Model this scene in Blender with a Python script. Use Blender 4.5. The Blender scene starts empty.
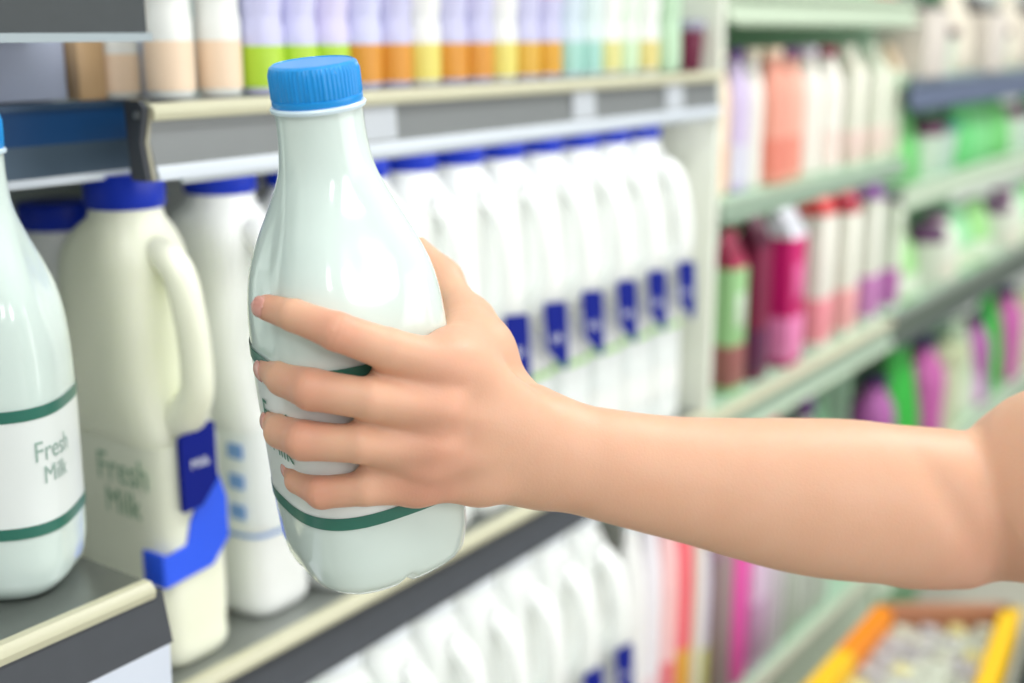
import bpy, bmesh, math, random
import numpy as np
from mathutils import Vector, Matrix
random.seed(7)
SC = bpy.context.scene
COL = SC.collection
PI = math.pi

# ---------------------------------------------------------------- camera
F = 1250.0
P_ = math.atan(311 / F); A_ = math.atan(913 / F * math.cos(P_))
FW = Vector((math.cos(P_) * math.cos(A_), math.cos(P_) * math.sin(A_), -math.sin(P_)))
RT = Vector((math.sin(A_), -math.cos(A_), 0)); UP = RT.cross(FW)
CAM = Vector((0, 0, 1.5))
cd = bpy.data.cameras.new('camera'); cam = bpy.data.objects.new('camera', cd); COL.objects.link(cam)
cd.sensor_width = 36; cd.lens = F * 36 / 1024; cd.clip_start = 0.02
m = Matrix((RT, UP, -FW)).transposed().to_4x4(); m.translation = CAM; cam.matrix_world = m
cd.dof.use_dof = True; cd.dof.focus_distance = 0.545; cd.dof.aperture_fstop = cd.lens / 12.0
SC.camera = cam

# ---------------------------------------------------------------- light, exposure
w = bpy.data.worlds.new('world'); SC.world = w; w.use_nodes = True
w.node_tree.nodes['Background'].inputs[0].default_value = (0.93, 0.97, 1.0, 1)
w.node_tree.nodes['Background'].inputs[1].default_value = 0.44
def area(name, loc, sx, sy, power, target=None, color=(1, 1, 1)):
    l = bpy.data.lights.new(name, 'AREA'); l.shape = 'RECTANGLE'; l.size = sx; l.size_y = sy; l.energy = power; l.color = color
    o = bpy.data.objects.new(name, l); COL.objects.link(o); o.location = loc
    d = (Vector(target) - Vector(loc)) if target else Vector((0, 0, -1))
    o.rotation_euler = d.to_track_quat('-Z', 'Y').to_euler(); return o
for x, pw in ((-0.9, 18), (0.5, 6), (1.9, 24), (3.3, 24)):
    area('ceiling_lamp_light', (x, -0.35, 2.93), 1.1, 0.32, pw)
area('window_light', (-0.95, -2.0, 2.30), 0.34, 0.5, 9, (0.37, 0.35, 1.41))
area('window_light', (0.20, -2.0, 2.05), 0.34, 0.5, 9, (0.37, 0.35, 1.41))
area('front_fill_light', (1.9, -2.4, 1.35), 2.6, 1.7, 36, (0.6, 0.5, 1.25))  # broad fill added across the aisle to brighten hand and bottle, no real window
SC.view_settings.view_transform = 'Standard'; SC.view_settings.look = 'None'
SC.view_settings.gamma = 1; SC.view_settings.use_curve_mapping = False
SC.view_settings.exposure = -0.16
SC.cycles.use_denoising = True

# ---------------------------------------------------------------- helpers
def ray(px, py): return FW + RT * ((px - 512) / F) - UP * ((py - 341) / F)
def at_y(px, py, y):
    d = ray(px, py); return CAM + d * (y / d.y)
def at_z(px, py, z):
    d = ray(px, py); return CAM + d * ((z - CAM.z) / d.z)
def at_d(px, py, dep): return CAM + ray(px, py) * dep
def lin(c):
    c = [v / 255.0 for v in c]
    return tuple((v / 12.92 if v <= 0.04045 else ((v + 0.055) / 1.055) ** 2.4) for v in c) + (1,)
MATS = {}
def mat(name, rgb, rough=0.4, metal=0, sss=0, spec=0.5, coat=0, noise=0.0, nscale=40, bump=0.0, aniso=None):
    if name in MATS: return MATS[name]
    M = bpy.data.materials.new(name); M.use_nodes = True
    nt = M.node_tree; b = nt.nodes['Principled BSDF']
    c = lin(rgb)
    b.inputs['Roughness'].default_value = rough; b.inputs['Metallic'].default_value = metal
    b.inputs['Specular IOR Level'].default_value = spec; b.inputs['Coat Weight'].default_value = coat
    b.inputs['Coat Roughness'].default_value = 0.06
    if sss:
        b.inputs['Subsurface Weight'].default_value = sss; b.inputs['Subsurface Radius'].default_value = (1, 1, 1)
        b.inputs['Subsurface Scale'].default_value = 0.008 if sss < 0.5 else 0.02
    tc = nt.nodes.new('ShaderNodeTexCoord'); n = nt.nodes.new('ShaderNodeTexNoise')
    n.inputs['Scale'].default_value = nscale; n.inputs['Detail'].default_value = 4
    mp = nt.nodes.new('ShaderNodeMapping')
    if aniso: mp.inputs['Scale'].default_value = aniso
    nt.links.new(tc.outputs['Object'], mp.inputs[0]); nt.links.new(mp.outputs[0], n.inputs['Vector'])
    r = nt.nodes.new('ShaderNodeMix'); r.data_type = 'RGBA'
    k = max(noise, 0.02)
    r.inputs[6].default_value = tuple(v * (1 - k) for v in c[:3]) + (1,)
    r.inputs[7].default_value = tuple(min(1, v * (1 + k)) for v in c[:3]) + (1,)
    nt.links.new(n.outputs['Fac'], r.inputs[0]); nt.links.new(r.outputs[2], b.inputs['Base Color'])
    if bump:
        bp = nt.nodes.new('ShaderNodeBump'); bp.inputs['Strength'].default_value = bump; bp.inputs['Distance'].default_value = 0.001
        nt.links.new(n.outputs['Fac'], bp.inputs['Height']); nt.links.new(bp.outputs[0], b.inputs['Normal'])
    MATS[name] = M; return M
def mesh(name, verts, faces, m=None, smooth=True, sharp=35):
    me = bpy.data.meshes.new(name); me.from_pydata([tuple(v) for v in verts], [], faces); me.update()
    bm = bmesh.new(); bm.from_mesh(me); bmesh.ops.recalc_face_normals(bm, faces=bm.faces); bm.to_mesh(me); bm.free()
    if smooth:
        me.shade_smooth()
        try: me.set_sharp_from_angle(angle=math.radians(sharp))
        except Exception: pass
    if m: me.materials.append(m)
    return me
def obj(name, me, parent=None, loc=None, rz=None):
    o = bpy.data.objects.new(name, me); COL.objects.link(o)
    if parent: o.parent = parent
    if loc is not None: o.location = loc
    if rz is not None: o.rotation_euler = (0, 0, rz)
    return o
def tag(o, label, cat, group=None, kind=None):
    o['label'] = label; o['category'] = cat
    if group: o['group'] = group
    if kind: o['kind'] = kind
    return o
def thing(name, label, cat, loc=(0, 0, 0), rz=0, group=None):
    o = bpy.data.objects.new(name, None); COL.objects.link(o); o.empty_display_size = 0.02
    o.location = loc; o.rotation_euler = (0, 0, rz); return tag(o, label, cat, group)
def copy_tree(o, parent=None):
    kids = [c for c in COL.objects if c.parent == o]
    c = o.copy(); COL.objects.link(c); c.parent = parent
    for ch in kids: copy_tree(ch, c)
    return c
def box_data(x0, x1, y0, y1, z0, z1, bev=0.0, seg=2):
    bm = bmesh.new()
    bmesh.ops.create_cube(bm, size=1)
    for v in bm.verts:
        v.co = ((x0 + x1) / 2 + v.co.x * (x1 - x0), (y0 + y1) / 2 + v.co.y * (y1 - y0), (z0 + z1) / 2 + v.co.z * (z1 - z0))
    if bev: bmesh.ops.bevel(bm, geom=bm.edges[:], offset=bev, segments=seg, profile=0.5, affect='EDGES')
    return bm
def box(name, x0, x1, y0, y1, z0, z1, m, bev=0.0, seg=2):
    bm = box_data(x0, x1, y0, y1, z0, z1, bev, seg); me = bpy.data.meshes.new(name); bm.to_mesh(me); bm.free()
    me.materials.append(m)
    if bev: me.shade_smooth(); me.set_sharp_from_angle(angle=math.radians(50))
    return me
def extrude_x(name, prof, x0, x1, m):
    n = len(prof); v = [(x0, y, z) for y, z in prof] + [(x1, y, z) for y, z in prof]
    f = [(i, (i + 1) % n, n + (i + 1) % n, n + i) for i in range(n)] + [tuple(range(n)), tuple(range(2 * n - 1, n - 1, -1))]
    return mesh(name, v, f, m, smooth=True, sharp=30)
def loft(name, rings, m, cap0=True, cap1=True, sharp=60):
    n = len(rings[0]); v = [p for r in rings for p in r]; f = []
    for i in range(len(rings) - 1):
        for j in range(n):
            a = i * n + j; b = i * n + (j + 1) % n; f.append((a, b, b + n, a + n))
    if cap0: f.append(tuple(range(n - 1, -1, -1)))
    if cap1: f.append(tuple(range((len(rings) - 1) * n, len(rings) * n)))
    return mesh(name, v, f, m, sharp=sharp)
def lathe(name, prof, m, seg=28, sharp=40, fn=None):
    rings = []
    for r, z in prof:
        ring = []
        for j in range(seg):
            t = 2 * PI * j / seg; rr = fn(r, z, t) if fn else r
            ring.append((rr * math.cos(t), rr * math.sin(t), z))
        rings.append(ring)
    return loft(name, rings, m, sharp=sharp)
def smooth_profile(pts, n=60):
    z = np.array([p[0] for p in pts]); r = np.array([p[1:] for p in pts]); zz = np.linspace(z[0], z[-1], n)
    mfd = np.gradient(r, z, axis=0); out = []
    for q in zz:
        i = min(max(np.searchsorted(z, q) - 1, 0), len(z) - 2); h = z[i + 1] - z[i]; t = (q - z[i]) / h
        out.append((2*t**3-3*t**2+1)*r[i] + (t**3-2*t**2+t)*h*mfd[i] + (-2*t**3+3*t**2)*r[i+1] + (t**3-t**2)*h*mfd[i+1])
    return zz, np.array(out)
def text_mesh(name, s, size, fn, m, sx=1.0, thick=0.0):
    cu = bpy.data.curves.new(name, 'FONT'); cu.body = s; cu.size = size; cu.resolution_u = 3; cu.align_x = 'CENTER'
    o = bpy.data.objects.new(name, cu); COL.objects.link(o)
    dg = bpy.context.evaluated_depsgraph_get(); me = bpy.data.meshes.new_from_object(o.evaluated_get(dg))
    bpy.data.objects.remove(o)
    bm = bmesh.new(); bm.from_mesh(me)
    bmesh.ops.triangulate(bm, faces=bm.faces[:])
    for v in bm.verts: v.co = fn(v.co.x * sx, v.co.y)
    bm.to_mesh(me); bm.free(); me.materials.clear(); me.materials.append(m); me.name = name
    return me

# ---------------------------------------------------------------- materials
hdpe = mat('hdpe_white', (218, 233, 227), 0.12, sss=0.25, coat=0.35, noise=0.01, nscale=8)
hdpe_cream = mat('hdpe_cream', (242, 245, 222), 0.34, sss=0.5, noise=0.02, nscale=6)
hdpe_row = mat('hdpe_row', (242, 246, 242), 0.4, sss=0.6, noise=0.015, nscale=10)
cap_sky = mat('cap_sky_blue', (12, 148, 226), 0.36, sss=0.0, coat=0.2)
ring_w = mat('neck_ring', (215, 235, 245), 0.3)
navy = mat('navy_print', (4, 26, 132), 0.65, spec=0.2)
cap_navy = mat('cap_royal_blue', (0, 42, 168), 0.45, spec=0.3)
bright_blue = mat('bright_blue_band', (36, 92, 246), 0.35)
label_w = mat('label_white', (236, 242, 240), 0.28, coat=0.3)
green_st = mat('label_green', (44, 112, 96), 0.35, coat=0.2)
txt_green = mat('label_text', (160, 192, 178), 0.4)
txt_dark = mat('label_text_dark', (60, 130, 105), 0.4)
txt_pale = mat('label_text_pale', (158, 184, 174), 0.4)
txt_w = mat('tag_text', (236, 240, 250), 0.5)
green_line = mat('label_lime', (176, 224, 140), 0.4)
steel = mat('shelf_steel', (150, 154, 150), 0.32, metal=0.6, noise=0.08, nscale=30, bump=0.1, aniso=(1, 8, 1))
lip_dark = mat('shelf_lip_charcoal', (62, 66, 72), 0.55, noise=0.12, nscale=60, bump=0.15)
lip_grey = mat('shelf_lip_grey', (128, 132, 132), 0.4, metal=0.2, noise=0.06, nscale=20)
nose_beige = mat('shelf_nose_beige', (202, 200, 172), 0.35, noise=0.03)
flange_w = mat('shelf_flange_pale', (206, 214, 222), 0.35)
strip_w = mat('price_strip', (216, 224, 238), 0.35)
price_w = mat('price_card', (190, 196, 202), 0.5)
back_m = mat('back_panel', (188, 200, 196), 0.5, noise=0.05)
green_panel = mat('far_panel_green', (176, 208, 182), 0.5, noise=0.05)
blue_dark = mat('lip_dark_blue', (34, 62, 88), 0.35, metal=0.3)
blue_face = mat('lip_blue_face', (8, 62, 110), 0.45, spec=0.25)

# ---------------------------------------------------------------- setting
YS = 0.58; K = YS / 0.62
Z_LOW = 1.5 - 0.431 * K; Z_UPT = 1.5 - 0.043 * K; Z_UPB = 1.5 - 0.089 * K
Z_S1 = 1.5 - 0.19 * K; Z_BASE = 1.5 - 0.87 * K; Z_ROW2 = 1.5 - 0.84 * K
XJ = at_y(153, 140, YS).x; XE = at_y(712, 300, YS).x; XM = at_y(907, 150, YS).x; XF = XM + 1.3
YB = YS + 0.30
fl = mat('floor_vinyl', (196, 192, 178), 0.35, noise=0.08, nscale=3)
o = obj('floor', box('floor', -4, 8, -2.6, YB + 0.1, -0.05, 0, fl)); o['kind'] = 'structure'
o = obj('wall_back', box('wall_back', -4, 8, YB + 0.1, YB + 0.16, 0, 3.2, mat('wall_paint', (222, 228, 222), 0.7))); o['kind'] = 'structure'
ceil_m = mat('ceiling_paint', (236, 238, 236), 0.8)
o = obj('ceiling', box('ceiling', -4, 8, -2.6, YB + 0.16, 3.0, 3.05, ceil_m)); o['kind'] = 'structure'

def price_card(parent, x, y, z, w=0.035, h=0.026, lean=0.0):
    v = [(-w/2, 0, 0), (w/2, 0, 0), (w/2, lean, -h), (-w/2, lean, -h), (-w/2, 0.0008, 0), (w/2, 0.0008, 0), (w/2, lean+0.0008, -h), (-w/2, lean+0.0008, -h)]
    f = [(0, 1, 2, 3), (4, 7, 6, 5), (0, 4, 5, 1), (3, 2, 6, 7), (0, 3, 7, 4), (1, 5, 6, 2)]
    return obj('price_card', mesh('price_card', v, f, price_w, smooth=False), parent, (x, y, z))
def shelf(label, x0, x1, y0, y1, z, h, face, nose, flange, board=steel, out=0.004, group=None, name='shelf', bx=0.0, lamp=0.0):
    t = thing(name, label, 'shelf', (x0, y0, z), 0, group)
    L = x1 - x0; D = y1 - y0
    obj('shelf_board', box('shelf_board', bx, L, 0.004, D, -0.012, -0.0005, board), t)
    obj('shelf_nose', extrude_x('shelf_nose', [(0.008, 0), (0.001, 0), (-0.002, -0.002), (-0.003, -0.005), (-0.002, -0.009), (0.003, -0.010), (0.008, -0.010)], 0, L, nose), t)
    obj('price_channel', extrude_x('price_channel', [(0.006, -0.010), (0.003, -0.010), (0.003, -h * 0.5), (-out * 0.3, -h + 0.006), (0.003, -h + 0.006), (0.006, -h * .5)], 0, L, face), t)
    obj('shelf_flange', extrude_x('shelf_flange', [(0.005, -h + 0.008), (-out * 0.3, -h + 0.008), (-out, -h + 0.003), (-out, -h), (0.005, -h)], 0, L, flange), t)
    if lamp:  # added fill light under the lip to brighten the stock, no known fixture
        l = bpy.data.lights.new('shelf_fill_light', 'AREA'); l.shape = 'RECTANGLE'; l.size = L - 0.04; l.size_y = 0.012; l.energy = lamp * L
        q = bpy.data.objects.new('shelf_fill_light', l); COL.objects.link(q); q.parent = t; q.location = (L / 2, 0.006, -h - 0.0015)
        q.rotation_euler = Vector((0, 0.72, -0.7)).to_track_quat('-Z', 'Y').to_euler()
        obj('fill_light_strip', box('fill_light_strip', 0.02, L - 0.02, 0.0, 0.004, -h - 0.004, -h, flange, 0.001), t)  # thin strip added to dress the fill light
    return t
# dairy bay shelves
HUP = Z_UPT - Z_UPB
up = shelf('grey shelf above the blue-capped milk jugs, carrying the small drink bottles', XJ, XE, YS, YB, Z_UPT, HUP, lip_grey, nose_beige, flange_w, name='shelf', bx=at_y(131, 140, 0.64).x + 0.004 - XJ, lamp=0.26)
for px in (380, 585, 675): price_card(up, at_y(px, 110, YS).x - XJ, 0.0015, -0.010, 0.036, HUP - 0.015, -0.002)
low = shelf('dark-lipped shelf that the tall blue-capped milk jugs stand on', 0.05, XE, YS, YB, Z_LOW, 0.042, lip_dark, nose_beige, lip_dark, board=steel, name='shelf', lamp=0.26)
rw2 = shelf('lowest shelf under the second tier of milk jugs', 0.05, XE, YS, YB, Z_ROW2, 0.045, lip_dark, nose_beige, lip_dark)
# middle bay shelves
XU = XE + 0.013; XMM = XM - 0.005; XFF = XM + 0.005
pale = mat('lip_pale_green', (190, 206, 182), 0.4, noise=0.04)
pale2 = mat('lip_sage', (150, 172, 152), 0.4, noise=0.05)
shelf('pale green top shelf over the salmon and white bottles', XU, XMM, YS, YB, 1.5 + 0.042, 0.034, pale, pale, pale, board=green_panel, lamp=0.14)
shelf('narrow sage shelf under the salmon and white bottles', XU, XMM, YS, YB, Z_S1, 0.020, pale2, pale2, pale2, board=green_panel, lamp=0.14)
shelf('pale sage shelf carrying the crimson cartons', XU, XMM, YS, YB, Z_LOW - 0.01, 0.04, pale2, nose_beige, pale, board=green_panel, lamp=0.14)
shelf('pale wide-lipped base shelf under the hot pink bottle', XU, XMM, YS, YB, Z_BASE, 0.085, pale, mat('nose_grey', (198, 200, 178), 0.4), lip_dark, board=green_panel, lamp=0.14)  # dark flange colour stands in for the shadow between lip and bin
shelf('base shelf at the far right behind the display bin', XFF, XF, YS, YB, Z_BASE, 0.06, pale, pale, pale, board=green_panel)
# far bay shelves
z_f1 = at_y(1000, 70, YS).z; z_f1b = at_y(1000, 98, YS).z
shelf('slate blue shelf lip at the upper right, above the green packs', XFF, XF, YS, YB, z_f1, z_f1 - z_f1b, mat('lip_slate', (92, 104, 130), 0.4), mat('nose_slate', (120, 136, 150), 0.4), mat('fl_slate', (60, 72, 92), 0.4), board=green_panel)
z_f2 = at_y(990, 162, YS).z
shelf('pale shelf under the small plum jars', XFF, XF, YS, YB, z_f2, 0.03, pale, pale, pale, board=green_panel, lamp=0.14)
shelf('dark-lipped shelf above the bright green pouch', XFF, XF, YS, YB, Z_LOW - 0.005, 0.055, mat('lip_dkgreen', (84, 96, 84), 0.5), mat('nose_g', (130, 140, 130), 0.4), lip_dark, board=green_panel)
z_f4 = Z_LOW - 0.29
shelf('sage shelf carrying the bright green pouch', XFF, XF, YS, YB, z_f4, 0.035, pale2, pale, pale, board=green_panel)
# uprights and back panels
def upright(label, x0, x1, y0, m, z1=2.1):
    t = thing('shelf_upright', label, 'shelf upright', (x0, y0, 0))
    obj('panel', box('panel', 0, x1 - x0, 0, YB + 0.02 - y0, 0, z1, m, 0.002), t)
    obj('foot', box('foot', -0.004, x1 - x0 + 0.004, -0.01, 0.1, 0, 0.05, lip_dark, 0.003), t)
up1 = upright('off-white upright between the milk jugs and the salmon bottles', XE + 0.0005, XE + 0.012, YS + 0.002, mat('upright_white', (232, 236, 222), 0.5))
upright('pale green upright between the cream bottles and the green packs', XM - 0.004, XM + 0.004, YS + 0.06, green_panel)
def backing(label, x0, x1, m):
    t = thing('back_panel', label, 'back panel', (x0, YB + 0.001, 0))
    n = 3; L = (x1 - x0) / n
    for i in range(n): obj('panel', box('panel', i * L + 0.001, (i + 1) * L - 0.001, 0, 0.012, 0.05, 2.1, m, 0.002), t)
backing('grey back panel behind the milk jugs', 0.05, XE, back_m)
backing('pale green back panel behind the salmon and crimson products', XE + 0.014, XM - 0.006, green_panel)
backing('green back panel at the far right end of the aisle', XM + 0.006, XF, mat('panel_g2', (120, 172, 128), 0.5, noise=0.1))
# upper far shelf (above eye level) holding stock
shelf('highest shelf at the far end, above the pale green lip', XFF, XF, YS, YB, 1.86, 0.04, pale, pale, pale, board=green_panel)

# near left bay
YN = 0.50
pN = at_y(152, 582, YN); zN = pN.z; xN = pN.x
t = thing('shelf', 'short raised shelf at lower left, steel top and charcoal lip, under the left milk bottle', 'shelf', (0.0, YN, zN))
obj('shelf_board', box('shelf_board', 0, xN, 0.003, 0.155, -0.012, -0.0005, mat('steel_near', (128, 132, 128), 0.28, metal=0.7, noise=0.15, nscale=50, bump=0.1)), t)
hN = zN - at_y(168, 637, YN).z
obj('shelf_nose', extrude_x('shelf_nose', [(0.006, 0.0005), (0.001, 0.0005), (-0.002, -0.002), (-0.003, -0.004), (-0.002, -0.008), (0.006, -0.008)], 0, xN, nose_beige), t)
obj('price_channel', extrude_x('price_channel', [(0.004, -0.006), (0.0, -0.006), (-0.006, -hN), (-0.002, -hN - 0.001)], 0, xN + 0.006, lip_dark), t)
obj('price_strip', extrude_x('price_strip', [(-0.003, -hN), (-0.006, -hN), (-0.004, -hN - 0.05), (-0.001, -hN - 0.05)], 0, xN + 0.004, strip_w), t)
obj('shelf_bracket', box('shelf_bracket', 0.03, xN - 0.004, 0.01, 0.15, -0.05, -0.012, lip_dark, 0.002), t)
# upper left shelf set back
YL = 0.64
zt = at_y(60, 104, YL).z; zb = at_y(60, 183, YL).z; xl1 = at_y(131, 140, YL).x
t = thing('shelf', 'dark blue faced shelf behind the neck of the left milk bottle', 'shelf', (0.05, YL, zt))
LL = xl1 - 0.05
obj('shelf_board', box('shelf_board', 0, LL, 0.004, YB - YL, -0.01, -0.0005, steel), t)
hh = zt - zb
obj('shelf_nose', extrude_x('shelf_nose', [(0.006, 0.001), (-0.001, 0.001), (-0.001, -0.003), (0.006, -0.003)], 0, LL, blue_dark), t)
obj('price_channel', extrude_x('price_channel', [(0.004, -0.003), (0.001, -0.003), (0.001, -hh * 0.5), (0.004, -hh * 0.5)], 0, LL, blue_face), t)
obj('lower_channel', extrude_x('lower_channel', [(0.004, -hh * 0.5), (0.001, -hh * 0.5), (-0.003, -hh * 0.9), (0.002, -hh * 0.9)], 0, LL, mat('lip_blue_grey', (70, 88, 104), 0.35, metal=0.4, noise=0.1)), t)
obj('shelf_flange', extrude_x('shelf_flange', [(0.004, -hh * 0.9), (-0.003, -hh * 0.9), (-0.005, -hh), (0.002, -hh)], 0, LL, flange_w), t)
# joint bracket between the two upper shelves
t = thing('shelf_end_bracket', 'small metal end bracket where the dark blue and the grey shelf lips meet', 'bracket', (XJ - 0.003, YS, Z_UPB))
pr = [(-0.002, 0.0), (0.012, 0.0), (0.014, HUP + 0.002), (0.001, HUP + 0.002), (-0.003, HUP - 0.002), (0.002, HUP * 0.5)]
obj('plate', extrude_x('plate', pr, -0.0045, -0.0015, lip_dark), t)
obj('channel_edge', extrude_x('channel_edge', [(a - 0.001, b) for a, b in pr], -0.0012, 0.001, mat('bracket_metal', (150, 148, 130), 0.3, metal=0.7)), t)
def small_tube(r): return lathe('screw', [(0.0001, -0.001), (r, -0.001), (r, 0.001), (0.0001, 0.001)], steel, 10)
s = obj('screw', small_tube(0.0022), t, (-0.0048, 0.003, HUP - 0.006)); s.rotation_euler = (0, PI / 2, 0)
# high left shelf
YH = 0.56
zh = at_y(150, 39, YH).z; xh = at_y(149, 20, YH).x
t = thing('shelf', 'topmost dark shelf at upper left with a pale lower edge', 'shelf', (0.0, YH, zh))
ztop = at_y(100, 0, YH).z + 0.012 - zh
obj('price_channel', extrude_x('price_channel', [(0.003, ztop), (0.0, ztop), (0.0, 0.0035), (0.003, 0.0035)], 0, xh - 0.002, mat('lip_graphite', (58, 64, 66), 0.5, noise=0.12, nscale=80, bump=0.1)), t)
obj('shelf_flange', extrude_x('shelf_flange', [(0.006, 0.0035), (-0.002, 0.0035), (-0.002, -0.001), (0.006, -0.001)], 0, xh, mat('flange_gr', (150, 162, 166), 0.35, metal=0.3)), t)
obj('shelf_board', box('shelf_board', 0, xh, 0.006, 0.2, 0.001, 0.012, lip_dark), t)

# ---------------------------------------------------------------- milk bottle (squarish one-litre)
HB = 0.256
BP = smooth_profile([(0.0, 0.029, 3.2), (0.006, 0.0355, 3.2), (0.016, 0.0388, 3.1), (0.030, 0.0400, 3.0), (0.06, 0.0404, 2.9), (0.10, 0.0407, 2.9),
                     (0.125, 0.0406, 2.8), (0.145, 0.0392, 2.8), (0.163, 0.0352, 3.1), (0.180, 0.0296, 3.0), (0.196, 0.0240, 2.6),
                     (0.210, 0.0203, 2.1), (0.224, 0.0186, 2.0), (0.240, 0.0182, 2.0)], 110)
def bottle_r(th, z, off=0.0):
    q = np.interp(z, BP[0], BP[1][:, 0]); e = np.interp(z, BP[0], BP[1][:, 1])
    c, s_ = abs(math.cos(th)), abs(math.sin(th))
    rr = q / (c ** e + s_ ** e) ** (1 / e)
    # the flat front panels are pinched at the shoulder along the four edges
    d = math.cos(4 * th)
    g = math.exp(-((z - 0.175) / 0.03) ** 2)
    rr *= 1 + 0.028 * g * (-d)
    return rr + off
def bottle_body():
    seg = 144; rings = []
    zs = list(np.concatenate([[0.0, 0.0015, 0.0035], np.linspace(0.006, 0.240, 84)]))
    for z in zs:
        ring = []
        for j in range(seg):
            th = 2 * PI * j / seg; r = bottle_r(th, z); zz = z
            k = 0
            for c in (0, PI / 2, PI, 3 * PI / 2):
                dd = abs((th - c + PI) % (2 * PI) - PI); k = max(k, math.exp(-(dd / 0.07) ** 2))
            if z < 0.01: zz = z + 0.0045 * k * (1 - z / 0.01); r -= 0.002 * k * (1 - z / 0.01)
            ring.append((r * math.cos(th), r * math.sin(th), zz))
        rings.append(ring)
    # base recess
    n0 = [(x * 0.8, y * 0.8, 0.0) for x, y, z in rings[0]]; n1 = [(x * 0.6, y * 0.6, 0.005) for x, y, z in rings[0]]
    return loft('body', [n1, n0] + rings, hdpe, sharp=55)
def band(name, z0, z1, off, m, th0=0, th1=2 * PI, wave=0.0, n=144, thick=0.0004, zfn=None):
    v = []; f = []
    full = abs(th1 - th0 - 2 * PI) < 1e-6
    nn = n if full else n + 1
    rows = 5
    for j in range(nn):
        th = th0 + (th1 - th0) * j / n
        for i in range(rows):
            z = z0 + (z1 - z0) * i / (rows - 1)
            if zfn: z += zfn(th)
            r = bottle_r(th, z, off); v.append((r * math.cos(th), r * math.sin(th), z))
    for j in range(n):
        a = j * rows; b = ((j + 1) % nn) * rows
        for i in range(rows - 1): f.append((a + i, b + i, b + i + 1, a + i + 1))
    return mesh(name, v, f, m, sharp=60)
def make_bottle(label, s0, s1):
    t = thing('milk_bottle', label, 'bottle')
    obj('body', bottle_body(), t)
    obj('neck_ring', lathe('neck_ring', [(0.0176, 0.2385), (0.0196, 0.239), (0.0200, 0.2405), (0.0194, 0.2415), (0.0176, 0.2415)], ring_w, 64), t)
    seg = 240
    prof = [(0.0184, 0.2415), (0.0189, 0.2425), (0.0189, 0.2445), (0.0185, 0.2448), (0.0187, 0.2454), (0.0187, 0.2560), (0.0180, 0.2592), (0.0166, 0.2602), (0.0164, 0.2598), (0.0001, 0.2598)]
    def knurl(r, z, th):
        return r + (0.00030 * (1 if math.cos(60 * th) > 0 else -1) if 0.2453 < z < 0.2575 else 0)
    obj('cap', lathe('cap', prof, cap_sky, seg, 40, knurl), t)
    lb = obj('label', band('label', s0, s1, 0.0003, label_w), t)
    obj('stripe', band('stripe', s1 - 0.0065, s1, 0.0006, green_st), lb)
    obj('stripe', band('stripe', s0, s0 + 0.0065, 0.0006, green_st), lb)
    return t, lb
def wrap(th0, z0):
    def fn(x, y):
        z = z0 + y; r0 = bottle_r(th0, z); th = th0 + x / r0
        r = bottle_r(th, z, 0.0007); return (r * math.cos(th), r * math.sin(th), z)
    return fn
b1, lb = make_bottle('white milk bottle with sky blue cap held up in the hand', 0.0445, 0.1275)
txt_th = math.radians(-150)
def texts(lb, th, m, z, k):
    obj('lettering', text_mesh('lettering', 'Fresh', 0.0185 * k, wrap(th, z), m, 0.78), lb)
    obj('lettering', text_mesh('lettering', 'Milk', 0.0165 * k, wrap(th - 0.0, z - 0.015 * k), m, 0.78), lb)

# ---------------------------------------------------------------- place the held bottle
# base centre and cap centre in space give its lean
PB = at_d(378, 556, 0.594); PC = at_d(312.5, 62, 0.512)
print('held length', (PC - PB).length)
ax = (PC - PB).normalized()
PB2 = PB - ax * 0.0
xdir = (CAM - PB); xdir = (xdir - ax * xdir.dot(ax)).normalized(); ydir = ax.cross(xdir)
m = Matrix((xdir, ydir, ax)).transposed().to_4x4(); m.translation = PB2
# rotation so that one vertical edge sits left of the centre line
ROT = math.radians(22)
b1.matrix_world = m @ Matrix.Rotation(ROT, 4, 'Z') @ Matrix.Diagonal((1, 1, (PC - PB).length / 0.2598, 1))
# ydir points to the picture's ...; lettering goes towards the left of the front
texts(lb, math.radians(-80), txt_dark, 0.091, 0.95)
# left bottle, standing on the short raised shelf
b2, lb2 = make_bottle('white milk bottle with sky blue cap standing on the short raised shelf at left edge', 0.039, 0.110)
texts(lb2, math.radians(-28), txt_pale, 0.080, 0.86)
pb = at_z(10, 577, zN); b2.location = pb; b2.rotation_euler = (0, 0, math.radians(-53)); b2.scale = (0.94, 0.94, 0.925)

# ---------------------------------------------------------------- tall milk jug with handle (handle faces the aisle)
HJ = 0.318
def rrect(cx, cy, hx, hy, e, z, seg=48):
    r = []
    for j in range(seg):
        th = 2 * PI * j / seg; c, s_ = math.cos(th), math.sin(th)
        k = 1 / (abs(c) ** e + abs(s_) ** e) ** (1 / e); r.append((cx + hx * k * c, cy + hy * k * s_, z))
    return r
JW = 0.0285
def jug_profile():      # z, hx, y_back(+), y_front(-), exponent ; local -Y faces the aisle, handle on -Y
    return smooth_profile([(0.0, 0.025, 0.046, -0.044, 4), (0.004, 0.0275, 0.049, -0.047, 4.5), (0.02, JW, 0.050, -0.048, 5), (0.10, JW, 0.050, -0.048, 5), (0.145, JW, 0.050, -0.047, 5),
                           (0.165, JW, 0.050, -0.043, 4.5), (0.185, JW, 0.050, -0.037, 4), (0.225, JW, 0.049, -0.034, 4), (0.25, 0.0284, 0.048, -0.033, 4), (0.272, 0.0282, 0.042, -0.031, 3.5),
                           (0.283, 0.0265, 0.033, -0.027, 2.6), (0.291, 0.0230, 0.0230, -0.0230, 2.0), (0.300, 0.0225, 0.0225, -0.0225, 2.0)], 60)
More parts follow.
